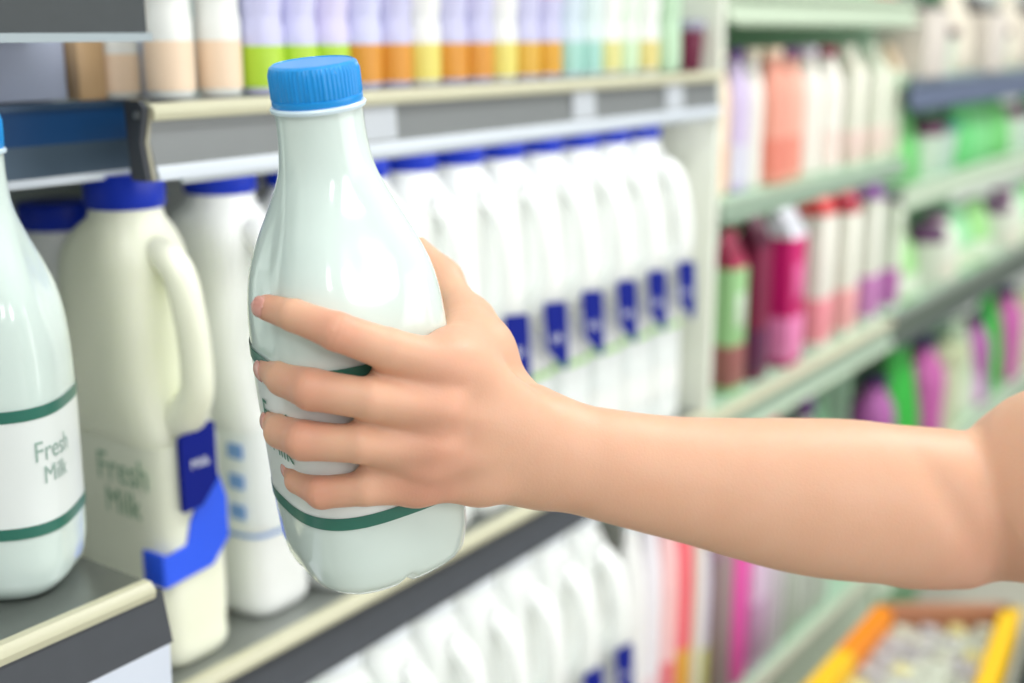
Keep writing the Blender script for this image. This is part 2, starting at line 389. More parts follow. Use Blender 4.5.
def tube(name, pts, m, seg=14, flat=1.0):
    pts = [Vector(p[:3]) for p in pts], [p[3] for p in pts]
    P, R = pts; rings = []
    for i, p in enumerate(P):
        d = (P[min(i + 1, len(P) - 1)] - P[max(i - 1, 0)]).normalized()
        u = Vector((1, 0, 0)); v = d.cross(u).normalized()
        rings.append([tuple(p + u * (R[i] * flat * math.cos(2 * PI * j / seg)) + v * (R[i] * math.sin(2 * PI * j / seg))) for j in range(seg)])
    return loft(name, rings, m)
def catmull(pts, n=8):
    out = []
    for i in range(len(pts) - 1):
        p0 = np.array(pts[max(i - 1, 0)]); p1 = np.array(pts[i]); p2 = np.array(pts[i + 1]); p3 = np.array(pts[min(i + 2, len(pts) - 1)])
        for k in range(n):
            t = k / n; out.append(tuple(0.5 * ((2 * p1) + (-p0 + p2) * t + (2 * p0 - 5 * p1 + 4 * p2 - p3) * t * t + (-p0 + 3 * p1 - 3 * p2 + p3) * t ** 3)))
    out.append(tuple(pts[-1])); return out
def make_jug(label, m, front_tag=True, labelled=True):
    t = thing('milk_jug', label, 'milk jug')
    zz, r = jug_profile()
    rings = [rrect(0, (q[1] + q[2]) / 2, q[0], (q[1] - q[2]) / 2, max(2.0, q[3]), z) for z, q in zip(zz, r)]
    obj('body', loft('body', rings, m), t)
    hp = catmull([(0, -0.012, 0.266, 0.010), (0, -0.030, 0.270, 0.0100), (0, -0.046, 0.258, 0.0100), (0, -0.054, 0.232, 0.0098), (0, -0.057, 0.205, 0.0098), (0, -0.055, 0.184, 0.0105), (0, -0.040, 0.162, 0.014)])
    obj('handle', tube('handle', hp, m, 16, 1.05), t)
    obj('cap', lathe('cap', [(0.0235, 0.2965), (0.0245, 0.298), (0.0245, 0.3155), (0.0235, 0.3175), (0.0001, 0.318)], cap_navy, 60, 40,
                     lambda r_, z, th: r_ + (0.0003 * math.cos(30 * th) if 0.298 < z < 0.317 else 0)), t)
    return t
def front_plate(name, poly, y, m, th=0.0012):
    n = len(poly); v = [(a, y, b) for a, b in poly] + [(a, y + th, b) for a, b in poly]
    f = [tuple(range(n)), tuple(range(2 * n - 1, n - 1, -1))] + [(i, (i + 1) % n, n + (i + 1) % n, n + i) for i in range(n)]
    return mesh(name, v, f, m, smooth=False)
def tag_poly(w0, z0, z1):
    w_ = w0 / 2; p = [(-w_, z1 - 0.003), (-w_ + 0.002, z1), (w_ - 0.001, z1), (w_, z1 - 0.003)]
    p[2] = (w_ - 0.001, z1 - 0.004); p[3] = (w_, z1 - 0.008)
    p += [(w_, z0 + 0.02), (w_ - 0.002, z0 + 0.004), (w_ - 0.006, z0), (w_ - 0.010, z0 + 0.003), (-w_ + 0.001, z0 + 0.024)]
    return [(a + (z1 - b) * 0.10 - 0.002, b) for a, b in p]
NAV0, NAV1 = 0.112, 0.178
row = make_jug('', hdpe_row)
lbw = obj('label', loft('label', [rrect(0, 0.001, JW + 0.0006, 0.0496, 5, z) for z in (0.012, 0.06, 0.112)], label_w, False, False), row)
obj('lime_line', loft('lime_line', [rrect(0, 0.001, JW + 0.0010, 0.0500, 5, z) for z in (0.105, 0.111)], green_line, False, False), lbw)
tg = obj('neck_tag', front_plate('neck_tag', tag_poly(0.034, NAV0, NAV1), -0.0640, navy), row)
obj('tag_clip', box('tag_clip', -0.006, 0.006, -0.0630, -0.045, 0.150, 0.158, hdpe_row, 0.001), row)
obj('lettering', text_mesh('lettering', 'Milk', 0.0110, lambda x, y: (x, -0.0647, 0.140 + y), txt_w), tg)
X1 = at_y(519, 345, YS - 0.005).x; X6 = at_y(688, 290, YS - 0.005).x; PITCH = (X6 - X1) / 5
ordn = ['first', 'second', 'third', 'fourth', 'fifth', 'sixth', 'seventh', 'eighth', 'ninth', 'tenth', 'eleventh', 'twelfth', 'thirteenth', 'fourteenth', 'fifteenth', 'sixteenth', 'seventeenth', 'eighteenth', 'nineteenth', 'twentieth', 'twenty-first', 'twenty-second', 'twenty-third', 'twenty-fourth', 'twenty-fifth', 'twenty-sixth', 'twenty-seventh', 'twenty-eighth', 'twenty-ninth', 'thirtieth']
YJ = YS + 0.059
GJ = 'blue-capped milk jugs in the middle row'
hidden = 0
for k in range(-3, 6):
    o = row if k == -3 else copy_tree(row)
    o.location = (X1 + k * PITCH, YJ + 0.002 + random.uniform(-0.001, 0.001), Z_LOW + 0.0005); o['group'] = GJ
    if k >= 0: o['label'] = 'milk jug in the middle row with the %s navy tag counted from the hand' % ordn[k]
    else: o['label'] = 'untagged milk jug in the middle row, %s right of the held bottle' % ordn[k + 3] if k > -4 else 'milk jug in the middle row mostly hidden behind the held bottle'
# the tags of the jugs before the hand are not shown in the photograph: leave those jugs without a tag
for k, o in enumerate([q for q in COL.objects if q.get('group') == GJ]):
    if 'navy tag counted' in o['label']: continue
    for c in [c for c in COL.objects if c.parent == o and c.name.split('.')[0] in ('neck_tag', 'tag_clip')]:
        for d in [d for d in COL.objects if d.parent == c]: bpy.data.objects.remove(d)
        bpy.data.objects.remove(c)
# a second file of jugs stands behind, seen through the gaps
for k in range(-3, 6):
    o = copy_tree(row); o.location = (X1 + k * PITCH + 0.004, YJ + 0.128, Z_LOW + 0.0005); o['group'] = 'milk jugs behind the middle row'
    o['label'] = 'milk jug standing behind the middle row, %s from the left' % ordn[k + 3]
# second tier below
G2 = 'milk jugs on the lower tier'
first = None
n2 = 0
XT = at_y(597, 680, YS - 0.005).x
k = -6
src = [q for q in COL.objects if q.get('group') == GJ and 'first navy' in q['label']][0]
cap_white = mat('cap_white', (226, 232, 236), 0.4)
while True:
    x = XT + k * PITCH
    if x > XE - 0.115: break
    o = copy_tree(src); o.location = (x, YJ + 0.003, Z_ROW2 + 0.0005); o['group'] = G2
    o['label'] = 'milk jug on the lower tier, %s from the left under the dark shelf lip' % ordn[k + 6]
    for c in [c for c in COL.objects if c.parent == o and c.name.startswith('cap')]:
        if n2 == 0: capw = c.data.copy(); capw.materials[0] = cap_white; n2 = 1
        c.data = capw
    if k < 0:
        for c in [c for c in COL.objects if c.parent == o and c.name.split('.')[0] in ('neck_tag', 'tag_clip')]:
            for d in [d for d in COL.objects if d.parent == c]: bpy.data.objects.remove(d)
            bpy.data.objects.remove(c)
    k += 1
# the big jug at left with the printed label
j2 = make_jug('cream-white milk jug with Fresh Milk print, navy tag and bright blue corner, beside left bottle', hdpe_cream)
j2.location = (0.0, 0.0, Z_LOW + 0.0005)
pj = at_z(158, 640, Z_LOW); j2.location = (pj.x, max(pj.y, YS + 0.06), Z_LOW + 0.0005)
lb3 = obj('label', loft('label', [rrect(0, 0.001, JW + 0.0006, 0.0496, 5, z) for z in (0.062, 0.10, 0.152)], mat('label_cream', (236, 240, 220), 0.4), False, False), j2)
txt_jug = mat('label_text_jug', (146, 182, 154), 0.4)
side = lambda z0, y0: (lambda x, y: (-JW - 0.0013, y0 - x, z0 + y))
obj('lettering', text_mesh('lettering', 'Fresh', 0.027, side(0.125, -0.016), txt_jug, 0.85), lb3)
obj('lettering', text_mesh('lettering', 'Milk', 0.024, side(0.104, -0.014), txt_jug, 0.85), lb3)
tg = obj('neck_tag', front_plate('neck_tag', [(-0.014, 0.109), (-0.014, 0.156), (-0.012, 0.158), (0.012, 0.163), (0.014, 0.161), (0.014, 0.124), (0.000, 0.110)], -0.0545, navy, 0.004), j2)
obj('lettering', text_mesh('lettering', 'Milk', 0.009, lambda x, y: (0.000 + x, -0.0552, 0.136 + y), txt_w), tg)
obj('corner_band', front_plate('corner_band', [(-0.0285, 0.062), (-0.0285, 0.082), (-0.010, 0.085), (-0.006, 0.100), (0.004, 0.116), (0.018, 0.126), (0.024, 0.108), (0.024, 0.080), (0.010, 0.065)], -0.0500, bright_blue, 0.002), j2)
obj('corner_band', box('corner_band', -JW - 0.0016, -JW + 0.001, -0.0500, -0.030, 0.062, 0.084, bright_blue, 0.0006), j2)
# jugs beside and behind
j3 = copy_tree(row); j3['group'] = ''; del j3['group']
j3['label'] = 'milk jug with faint blue print between the cream jug and the held bottle'
for c in [c for c in COL.objects if c.parent == j3 and c.name.split('.')[0] in ('neck_tag', 'tag_clip', 'label')]:
    for d in [d for d in COL.objects if d.parent == c]: bpy.data.objects.remove(d)
    bpy.data.objects.remove(c)
pj = at_z(262, 600, Z_LOW); j3.location = (pj.x, pj.y + 0.02, Z_LOW + 0.0005)
lb4 = obj('label', loft('label', [rrect(0, 0.001, JW + 0.0006, 0.0496, 5, z) for z in (0.06, 0.10, 0.138)], label_w, False, False), j3)
pb_ = mat('print_pale_blue', (120, 160, 216), 0.4)
obj('printed_line', loft('printed_line', [rrect(0, 0.001, JW + 0.001, 0.05, 5, z) for z in (0.062, 0.065)], pb_, False, False), lb4)
for zc in (0.126, 0.104, 0.082):
    obj('printed_mark', box('printed_mark', -JW - 0.0016, -JW - 0.0004, -0.040, -0.026, zc - 0.006, zc + 0.004, pb_), lb4)
j4 = copy_tree(j3); j4.scale = (1, 1, 0.9); j4['label'] = 'shaded milk jug behind the left bottle and left of the cream jug'
j4.location = (at_y(52, 190, 0.775).x, 0.775, Z_LOW + 0.0005)
# ---------------------------------------------------------------- background products
def cm(c, rough=0.4): return mat('product_%d_%d_%d' % c, c, rough, noise=0.04, nscale=30)
ME = {}
def product(kind, c_body, c_cap, c_low=None, h=0.15, r=0.02, spot=None):
    """returns list of (name, mesh) for a product: body, cap, label"""
    key = (kind, c_body, c_cap, c_low, round(h, 3), round(r, 3), spot)
    if key in ME: return ME[key]
    out = []
    if kind == 'bottle':
        out.append(('body', lathe('body', [(r * .8, 0), (r * .96, h * .02), (r, h * .06), (r * .97, h * .35), (r, h * .6), (r * .92, h * .72), (r * .6, h * .84), (r * .5, h * .88), (r * .5, h * .93)], cm(c_body), 20)))
        out.append(('cap', lathe('cap', [(r * .56, h * .92), (r * .58, h * .93), (r * .58, h * .99), (r * .5, h), (0.0001, h)], cm(c_cap), 18)))
        if c_low: out.append(('label', lathe('label', [(r * 1.01, h * .07), (r * 1.0, h * .2), (r * .99, h * .34)], cm(c_low), 20)))
        if spot: out.append(('emblem', lathe('emblem', [(r * .995, h * .52), (r * 1.015, h * .55), (r * 1.015, h * .6), (r * .995, h * .63)], cm(spot), 20)))
    elif kind == 'drink':      # slim yoghurt drink: waist, foil cap
        out.append(('body', lathe('body', [(r * .85, 0), (r, h * .03), (r, h * .30), (r * .93, h * .34), (r * .93, h * .38), (r, h * .42), (r, h * .78), (r * .75, h * .88), (r * .7, h * .95)], cm(c_body, 0.3), 20)))
        out.append(('cap', lathe('cap', [(r * .78, h * .945), (r * .8, h * .95), (r * .8, h), (0.0001, h)], cm(c_cap), 18)))
        if c_low: out.append(('label', lathe('label', [(r * 1.012, h * .03), (r * 1.012, h * .21), (r * 1.0, h * .225)], cm(c_low), 20)))
        if spot: out.append(('emblem', lathe('emblem', [(r * 1.0, h * .50), (r * 1.02, h * .52), (r * 1.02, h * .62), (r * 1.0, h * .64)], cm(spot), 20)))
    elif kind == 'carton':     # gable carton
        w_ = r; me = box('body', -w_, w_, -w_, w_, 0, h * .78, cm(c_body), 0.001); out.append(('body', me))
        v = [(-w_, -w_, h * .78), (w_, -w_, h * .78), (w_, w_, h * .78), (-w_, w_, h * .78), (-w_, -.001, h * .95), (w_, -.001, h * .95), (w_, .001, h * .95), (-w_, .001, h * .95), (-w_, -.001, h), (w_, -.001, h), (w_, .001, h), (-w_, .001, h)]
        f = [(0, 1, 5, 4), (2, 3, 7, 6), (1, 2, 6, 5), (3, 0, 4, 7), (4, 5, 9, 8), (6, 7, 11, 10), (5, 6, 10, 9), (7, 4, 8, 11), (8, 9, 10, 11), (3, 2, 1, 0)]
        out.append(('gable_top', mesh('gable_top', v, f, cm(c_cap), smooth=False)))
        if c_low: out.append(('label', box('label', -w_ - .0008, w_ + .0008, -w_ - .0008, w_ + .0008, h * .04, h * .30, cm(c_low), 0.0005)))
        if spot: out.append(('emblem', box('emblem', -w_ * .6, w_ * .6, -w_ - .0016, -w_ + .001, h * .42, h * .62, cm(spot), 0.0005)))
    elif kind == 'pouch':
        rings = []
        for z, a, b in ((0, .9, .55), (h * .08, 1, .7), (h * .4, 1, .62), (h * .75, .98, .35), (h * .9, .98, .1), (h, .98, .06)): rings.append(rrect(0, 0, r * a, r * b, 3, z, 20))
        out.append(('body', loft('body', rings, cm(c_body))))
        out.append(('seal', box('seal', -r * .98, r * .98, -.0015, .0015, h * .9, h * 1.02, cm(c_cap))))
        if c_low: out.append(('label', loft('label', [rrect(0, 0, r * 1.01, r * .72, 3, h * .1, 20), rrect(0, 0, r * 1.012, r * .65, 3, h * .4, 20)], cm(c_low), False, False)))
    elif kind == 'tub':
        out.append(('body', lathe('body', [(r * .8, 0), (r * .84, h * .02), (r * .98, h * .82), (r * .9, h * .82)], cm(c_body), 22)))
        out.append(('lid', lathe('lid', [(r * 1.03, h * .8), (r * 1.05, h * .82), (r * 1.05, h * .96), (r, h), (0.0001, h)], cm(c_cap), 22)))
        if c_low: out.append(('label', lathe('label', [(r * .86, h * .08), (r * .95, h * .6)], cm(c_low), 22)))
    ME[key] = out
    return out
CNT = {}; LAST = {}
def put(kind, colours, x, y, z, h, r, word, place, group, c_low=None, spot=None, rz=0.0):
    c_body, c_cap = colours
    nm = {'bottle': 'drink_bottle', 'drink': 'yoghurt_drink', 'carton': 'drink_carton', 'pouch': 'food_pouch', 'tub': 'food_tub'}[kind]
    hw = r * 1.04
    if place in LAST and x - hw < LAST[place]: x = LAST[place] + hw + 0.0005
    LAST[place] = x + hw
    CNT[place] = CNT.get(place, 0) + 1; i = CNT[place]
    t = thing(nm, '%s, %s from left %s' % (word, ordn[i - 1], place), {'drink': 'bottle'}.get(kind, kind), (x, y, z + 0.0005), rz, group)
    for n, me in product(kind, c_body, c_cap, c_low, h, r, spot): obj(n, me, t)
    return t
def X(px, py=100, y=None): return at_y(px, py, YS if y is None else y).x
WHT = (238, 240, 236); LAV = (200, 200, 232); ORG = (214, 146, 48); YEL = (226, 214, 110); LIM = (176, 214, 60); PCH = (240, 214, 186); TEAL = (160, 208, 196)
# top shelf, left part
pl = 'over the jugs'
g = 'small drinks on the shelf over the jugs'
for px in (172, 221): put('drink', (WHT, PCH), X(px, 100, YS + 0.04), YS + 0.04, Z_UPT, 0.15, 0.0145, 'slim white bottle with peach foot', pl, g, PCH)
tops = [(262, (206, 206, 240), LIM, (236, 190, 220), 'lavender bottle with lime foot'), (288, (206, 206, 240), LIM, None, 'lavender bottle with lime foot'), (320, (214, 208, 240), LIM, (240, 170, 200), 'lavender bottle with pink mark and lime foot'),
        (349, (206, 208, 240), ORG, (240, 170, 200), 'lavender bottle with orange foot'), (376, LAV, ORG, (240, 170, 200), 'lavender bottle with orange foot'), (397, WHT, YEL, None, 'white bottle with yellow foot'),
        (419, LAV, ORG, (240, 160, 190), 'lavender bottle with orange foot'), (444, LAV, ORG, (240, 160, 190), 'lavender bottle with orange foot'), (467, WHT, YEL, None, 'white bottle with yellow foot'),
        (490, LAV, (216, 170, 60), (236, 170, 200), 'lavender bottle with amber foot'), (520, LAV, (216, 160, 40), (240, 160, 180), 'lavender bottle with amber foot'),
        (547, (206, 222, 232), TEAL, None, 'pale blue bottle with teal foot'), (572, (214, 230, 228), TEAL, None, 'pale blue bottle with teal foot'), (597, WHT, (220, 214, 140), None, 'white bottle with pale yellow foot'),
        (618, (226, 240, 224), (200, 226, 190), None, 'white bottle with pale green foot'), (642, WHT, (222, 206, 130), None, 'white bottle with pale yellow foot'), (664, (190, 222, 190), (190, 222, 190), None, 'pale green bottle')]
for i, (px, cb, cl, sp, word) in enumerate(tops):
    x = X(px, 70, YS + 0.035)
    put('drink', (cb, WHT), x, YS + 0.035, Z_UPT, 0.135, 0.0148 if i < 3 else 0.0158, word, pl, g, cl, sp)
for px in (677, 697): put('tub', ((110, 24, 60), (150, 150, 170)), X(px, 60, YS + 0.03), YS + 0.03, Z_UPT, 0.05, 0.018, 'dark crimson jar', pl, g, None)
# upper left shelf stock
t = thing('box', 'plain lavender-grey box on the dark blue shelf at upper left', 'box', (at_y(22, 80, YL + 0.03).x, YL + 0.03, zt + 0.0005))
xw = at_y(67, 80, YL + 0.03).x - at_y(22, 80, YL + 0.03).x
obj('carton', box('carton', -0.07, xw, 0, 0.09, 0, 0.040, mat('box_lavender', (178, 188, 212), 0.5, noise=0.03), 0.001), t)
obj('flap', box('flap', -0.069, xw - 0.001, -0.0006, 0.045, 0.040, 0.0410, mat('box_lavender2', (160, 170, 200), 0.5)), t)
put('carton', ((206, 172, 130), (206, 172, 130)), X(83, 80, YL + 0.03), YL + 0.03, zt, 0.12, 0.010, 'narrow tan carton', 'on the dark blue shelf', 'packs on the dark blue shelf')
put('drink', (WHT, WHT), X(108, 80, YL + 0.03), YL + 0.03, zt, 0.12, 0.014, 'white bottle with peach foot', 'on the dark blue shelf', 'packs on the dark blue shelf', PCH)
put('carton', ((216, 224, 240), WHT), X(133, 80, YL + 0.025), YL + 0.025, zt, 0.12, 0.009, 'white carton with blue stripe', 'on the dark blue shelf', 'packs on the dark blue shelf', None, (110, 140, 200))
# middle bay, upper row
Y0 = YS + 0.04
pm = 'under the pale green top shelf'; gm = 'bottles under the pale green top shelf'
hS1 = 0.158
for px, cb, cc, cl, wd, kd, r in ((715, (242, 214, 182), (240, 226, 190), (240, 196, 160), 'peach bottle', 'bottle', .016), (732, (206, 192, 226), (88, 56, 120), (214, 214, 232), 'lavender bottle with purple cap', 'bottle', .019),
        (749, (236, 232, 222), (226, 214, 190), None, 'white bottle', 'bottle', .016), (768, (232, 158, 138), (244, 214, 190), (226, 130, 110), 'salmon bottle with peach cap', 'bottle', .025), (786, (240, 180, 160), (110, 60, 120), (232, 150, 130), 'salmon bottle with purple cap', 'bottle', .021),
        (804, (238, 236, 226), (214, 206, 222), None, 'white bottle', 'bottle', .021), (823, (238, 234, 224), (150, 40, 80), (240, 220, 210), 'cream bottle with crimson cap', 'bottle', .024),
        (846, (236, 236, 220), (230, 228, 210), (240, 214, 204), 'cream carton', 'carton', .019), (868, (234, 236, 218), (220, 228, 206), (240, 218, 206), 'cream carton', 'carton', .019), (884, (228, 236, 214), (220, 200, 170), (230, 226, 206), 'cream carton', 'carton', .018)):
    put(kd, (cb, cc), X(px, 120, Y0), Y0, Z_S1, hS1, r, wd, pm, gm, cl)
# middle bay, crimson row
pc = 'on the sage shelf at eye-left of the arm'
pc = 'on the sage shelf behind the milk row'; gc = 'packs on the sage shelf'
zc = Z_LOW - 0.01
for px, kd, cb, cc, cl, sp, h, r, wd in ((727, 'carton', (150, 196, 136), (160, 40, 76), (150, 90, 86), (206, 220, 200), .19, .018, 'green carton with crimson top'), (752, 'carton', (120, 20, 60), (90, 16, 50), (90, 30, 70), None, .21, .017, 'dark maroon carton'),
        (781, 'carton', (196, 16, 104), (226, 226, 236), (230, 130, 180), (226, 100, 160), .21, .023, 'magenta carton with white top'), (812, 'carton', (236, 234, 222), (220, 50, 50), (240, 150, 160), None, .23, .022, 'white carton with red top'),
        (838, 'carton', (238, 238, 224), (190, 30, 60), (240, 170, 170), None, .22, .021, 'white carton with red top'), (862, 'carton', (236, 238, 224), (150, 90, 170), (200, 130, 190), None, .23, .020, 'white carton with purple top'), (885, 'carton', (226, 236, 214), (140, 90, 160), (190, 110, 180), None, .21, .018, 'white carton with purple top')):
    put(kd, (cb, cc), X(px, 280, Y0), Y0, zc, h, r, wd, pc, gc, cl, sp)
# upper stock on the pale green top shelf
pt = 'on the pale green top shelf'
x = XE + 0.04; i = 0
cols = [((150, 200, 150), (190, 220, 190)), ((180, 214, 176), (130, 180, 130)), ((206, 90, 90), (226, 226, 214)), ((200, 220, 196), (150, 190, 150)), ((226, 226, 206), (160, 60, 70)), ((170, 206, 166), (210, 222, 200))]
while x < XM - 0.04:
    cb, cc = cols[i % len(cols)]; put('tub' if i % 3 == 1 else 'carton', (cb, cc), x, Y0, 1.542, 0.13 if i % 3 != 1 else 0.07, 0.026, 'pale green pack' if i % 3 != 2 else 'pack with red top', pt, 'packs on the pale green top shelf', (226, 232, 214)); x += 0.062; i += 1
# far bay rows
def far_row(z, x0, x1, place, grp, items, y=None):
    x = x0; i = 0
    while x < x1:
        kd, cb, cc, cl, h, r, wd = items[i % len(items)]
        put(kd, (cb, cc), x + r, (y or Y0) + random.uniform(0, 0.008), z, h, r, wd, place, grp, cl)
        x += 2 * r + 0.012; i += 1
GRN = (60, 176, 76); PLM = (146, 60, 140)
far_row(z_f1, XM + 0.03, XF - 0.4, 'on the slate blue shelf', 'packs on the slate blue shelf', [('carton', (214, 206, 196), (70, 60, 66), None, .12, .05, 'beige carton'), ('tub', (206, 220, 200), (90, 60, 70), None, .07, .045, 'pale tub with dark lid'), ('pouch', (222, 214, 196), (150, 190, 150), None, .13, .05, 'cream pouch')])
far_row(z_f2, XM + 0.03, XF - 0.4, 'under the slate blue shelf', 'packs under the slate blue shelf', [('pouch', (110, 196, 110), (36, 110, 50), None, .11, .05, 'green pouch'), ('tub', (206, 226, 206), (110, 50, 90), None, .08, .038, 'pale tub with plum lid'), ('tub', (190, 214, 200), (46, 130, 110), None, .08, .04, 'pale tub with teal lid'), ('pouch', (100, 200, 116), (200, 110, 100), None, .12, .045, 'green pouch with salmon seal'), ('pouch', (120, 206, 130), (80, 180, 90), None, .12, .05, 'light green pouch')])
far_row(Z_LOW - 0.005, XM + 0.066, XF - 0.4, 'above the dark lip', 'packs above the dark lip', [('pouch', (150, 206, 130), (110, 190, 90), (206, 222, 196), .11, .052, 'light green pouch'), ('tub', (206, 216, 196), (90, 50, 90), None, .10, .04, 'pale jar with dark lid'), ('bottle', (216, 222, 206), PLM, (216, 214, 196), .11, .04, 'pale bottle with plum cap'), ('pouch', (150, 214, 160), (110, 190, 120), (206, 222, 190), .11, .05, 'mint pouch')])
far_row(z_f4, XM + 0.03, XF - 0.4, 'beside the bright green pouch', 'packs beside the bright green pouch', [('bottle', (170, 90, 160), (70, 36, 100), (200, 150, 200), .17, .036, 'purple bottle with dark cap'), ('pouch', (30, 170, 46), (30, 50, 70), None, .20, .055, 'bright green pouch'), ('bottle', (190, 90, 160), (70, 60, 110), None, .19, .045, 'plum bottle with dark cap'), ('tub', (206, 216, 180), (190, 200, 160), None, .16, .05, 'cream tub'), ('pouch', (190, 214, 180), (150, 180, 150), (206, 220, 196), .18, .05, 'pale sage pouch')])
# base shelf
pbs = 'on the base shelf under the forearm'; gb = 'bottles on the base shelf'
for x, (cb, cc, cl, wd) in ((XE - 0.126, ((240, 240, 238), (224, 230, 236), None, 'plain white bottle')), (XE - 0.090, ((236, 232, 238), (214, 206, 226), (236, 214, 220), 'white bottle with lilac cap')), (XE - 0.052, ((246, 200, 200), (238, 210, 210), (234, 128, 134), 'pale pink bottle')), (XE - 0.018, ((242, 112, 124), (200, 60, 90), (230, 176, 66), 'coral bottle with amber foot'))):
    put('bottle', (cb, cc), x, YS + 0.02, Z_ROW2, .31, .0165, wd, 'beside the lower milk jugs', 'pink bottles on the lower tier', cl)
base = [('bottle', (218, 210, 228), (206, 206, 226), (206, 206, 120), .29, 'lilac bottle with yellow foot'), ('carton', (150, 130, 130), (150, 120, 130), None, .25, 'grey-brown carton'),
        ('bottle', (246, 96, 186), (200, 20, 70), None, .33, 'hot pink bottle with crimson cap'), ('carton', (232, 208, 232), (40, 44, 50), (196, 160, 190), .32, 'lilac carton with black top'),
        ('carton', (216, 208, 214), (206, 20, 80), None, .33, 'mauve carton with crimson top'), ('carton', (196, 206, 190), (60, 80, 70), None, .32, 'sage carton with dark top'), ('bottle', (210, 216, 204), (90, 40, 110), None, .33, 'pale bottle with purple cap'), ('carton', (206, 214, 200), (110, 160, 120), None, .31, 'pale carton with green top')]
x = XE + 0.03
for kd, cb, cc, cl, h, wd in base:
    r = 0.024 if kd == 'bottle' else 0.021
    if x + 2 * r > XM - 0.007: break
    put(kd, (cb, cc), x + r, Y0, Z_BASE, h, r, wd, pbs, gb, cl); x += 2 * r + 0.010

# ---------------------------------------------------------------- low display bin on the floor (yellow and orange rims)
ZB = 0.80
c0 = at_z(811, 690, ZB); c1 = at_z(886, 606, ZB); c2 = at_z(1012, 606, ZB); c3 = at_z(984, 690, ZB)
t = thing('display_bin', 'low display bin with orange and yellow rims at lower right, full of pale packs', 'display bin', (0, 0, 0))
def quad_prism(name, pts, z0, z1, m):
    v = [(p[0], p[1], z0) for p in pts] + [(p[0], p[1], z1) for p in pts]
    return mesh(name, v, [(0, 1, 2, 3), (7, 6, 5, 4)] + [(i, (i + 1) % 4, 4 + (i + 1) % 4, 4 + i) for i in range(4)], m, smooth=False)
c0, c1, c2, c3 = [Vector((p.x, p.y)) for p in (c0, c1, c2, c3)]
c0e = c0 + (c0 - c1) * 0.5; c3e = c3 + (c3 - c2) * 0.5
org = mat('rim_orange', (240, 140, 10), 0.4); yel = mat('rim_yellow', (246, 196, 20), 0.4)
def rim(a, b, w0, z1, m, nm):
    d = (b - a).normalized(); n = Vector((-d.y, d.x)) * w0
    return obj(nm, quad_prism(nm, [a - n, b - n, b + n, a + n], z1 - 0.05, z1, m), t)
mid = c0e.lerp(c1, 0.62)
rim(c0e, mid, 0.011, ZB, yel, 'yellow_rim'); rim(mid, c1, 0.011, ZB, org, 'orange_rim'); rim(c3e, c2, 0.011, ZB, yel, 'yellow_rim'); 
rim(c1, c2, 0.01, ZB, mat('rim_brown', (176, 120, 90), 0.5), 'back_rim')
obj('bin_body', quad_prism('bin_body', [c0e, c1, c2, c3e], 0.0, ZB - 0.08, mat('bin_grey', (120, 126, 120), 0.5)), t)
pk = [(206, 208, 190), (190, 188, 190), (222, 214, 150), (200, 206, 190), (178, 176, 178)]
n_ = 0
for i in range(9):
    for j in range(4):
        u = (j + .5) / 4; v_ = (i + .5) / 9
        a = c0e.lerp(c1, v_); b = c3e.lerp(c2, v_); p = a.lerp(b, 0.07 + u * 0.86)
        s_ = (b - a).length / 4 * 0.38; n_ += 1
        q = thing('flat_pack', 'flat pack in the display bin, %s row from front, %s from left rim' % (ordn[i], ordn[j]), 'pack', (p.x, p.y, ZB - 0.0790), math.atan2((c1 - c0e).y, (c1 - c0e).x), 'flat packs in the display bin')
        cc = random.choice(pk); L_ = (c1 - c0e).length / 9 * 0.46
        obj('wrapper', box('wrapper', -L_, L_, -s_, s_, 0, 0.05 + 0.01 * random.random(), cm(cc), 0.004), q)
        obj('print', box('print', -L_ * .7, L_ * .2, -s_ * .6, s_ * .6, 0.045, 0.0615, cm(random.choice(pk)), 0.001), q)
o = thing('storage_crate', 'black slatted crate at the right edge beside the display bin', 'crate', (c2.x + 0.06, c2.y - 0.12, 0))
blk = mat('crate_black', (20, 26, 26), 0.5)
ang = math.atan2((c2 - c3e).y, (c2 - c3e).x)
o.location = (c3e.x + 0.01, c3e.y - 0.012, 0); o.rotation_euler = (0, 0, ang)
obj('liner', box('liner', 0, 0.6, -0.26, -0.03, 0.01, 0.78, blk, 0.004), o)
for i in range(12): obj('slat', box('slat', 0.01 + i * 0.05, 0.045 + i * 0.05, -0.028, -0.012, 0.02, 0.79, mat('slat_black', (40, 48, 46), 0.5), 0.002), o)

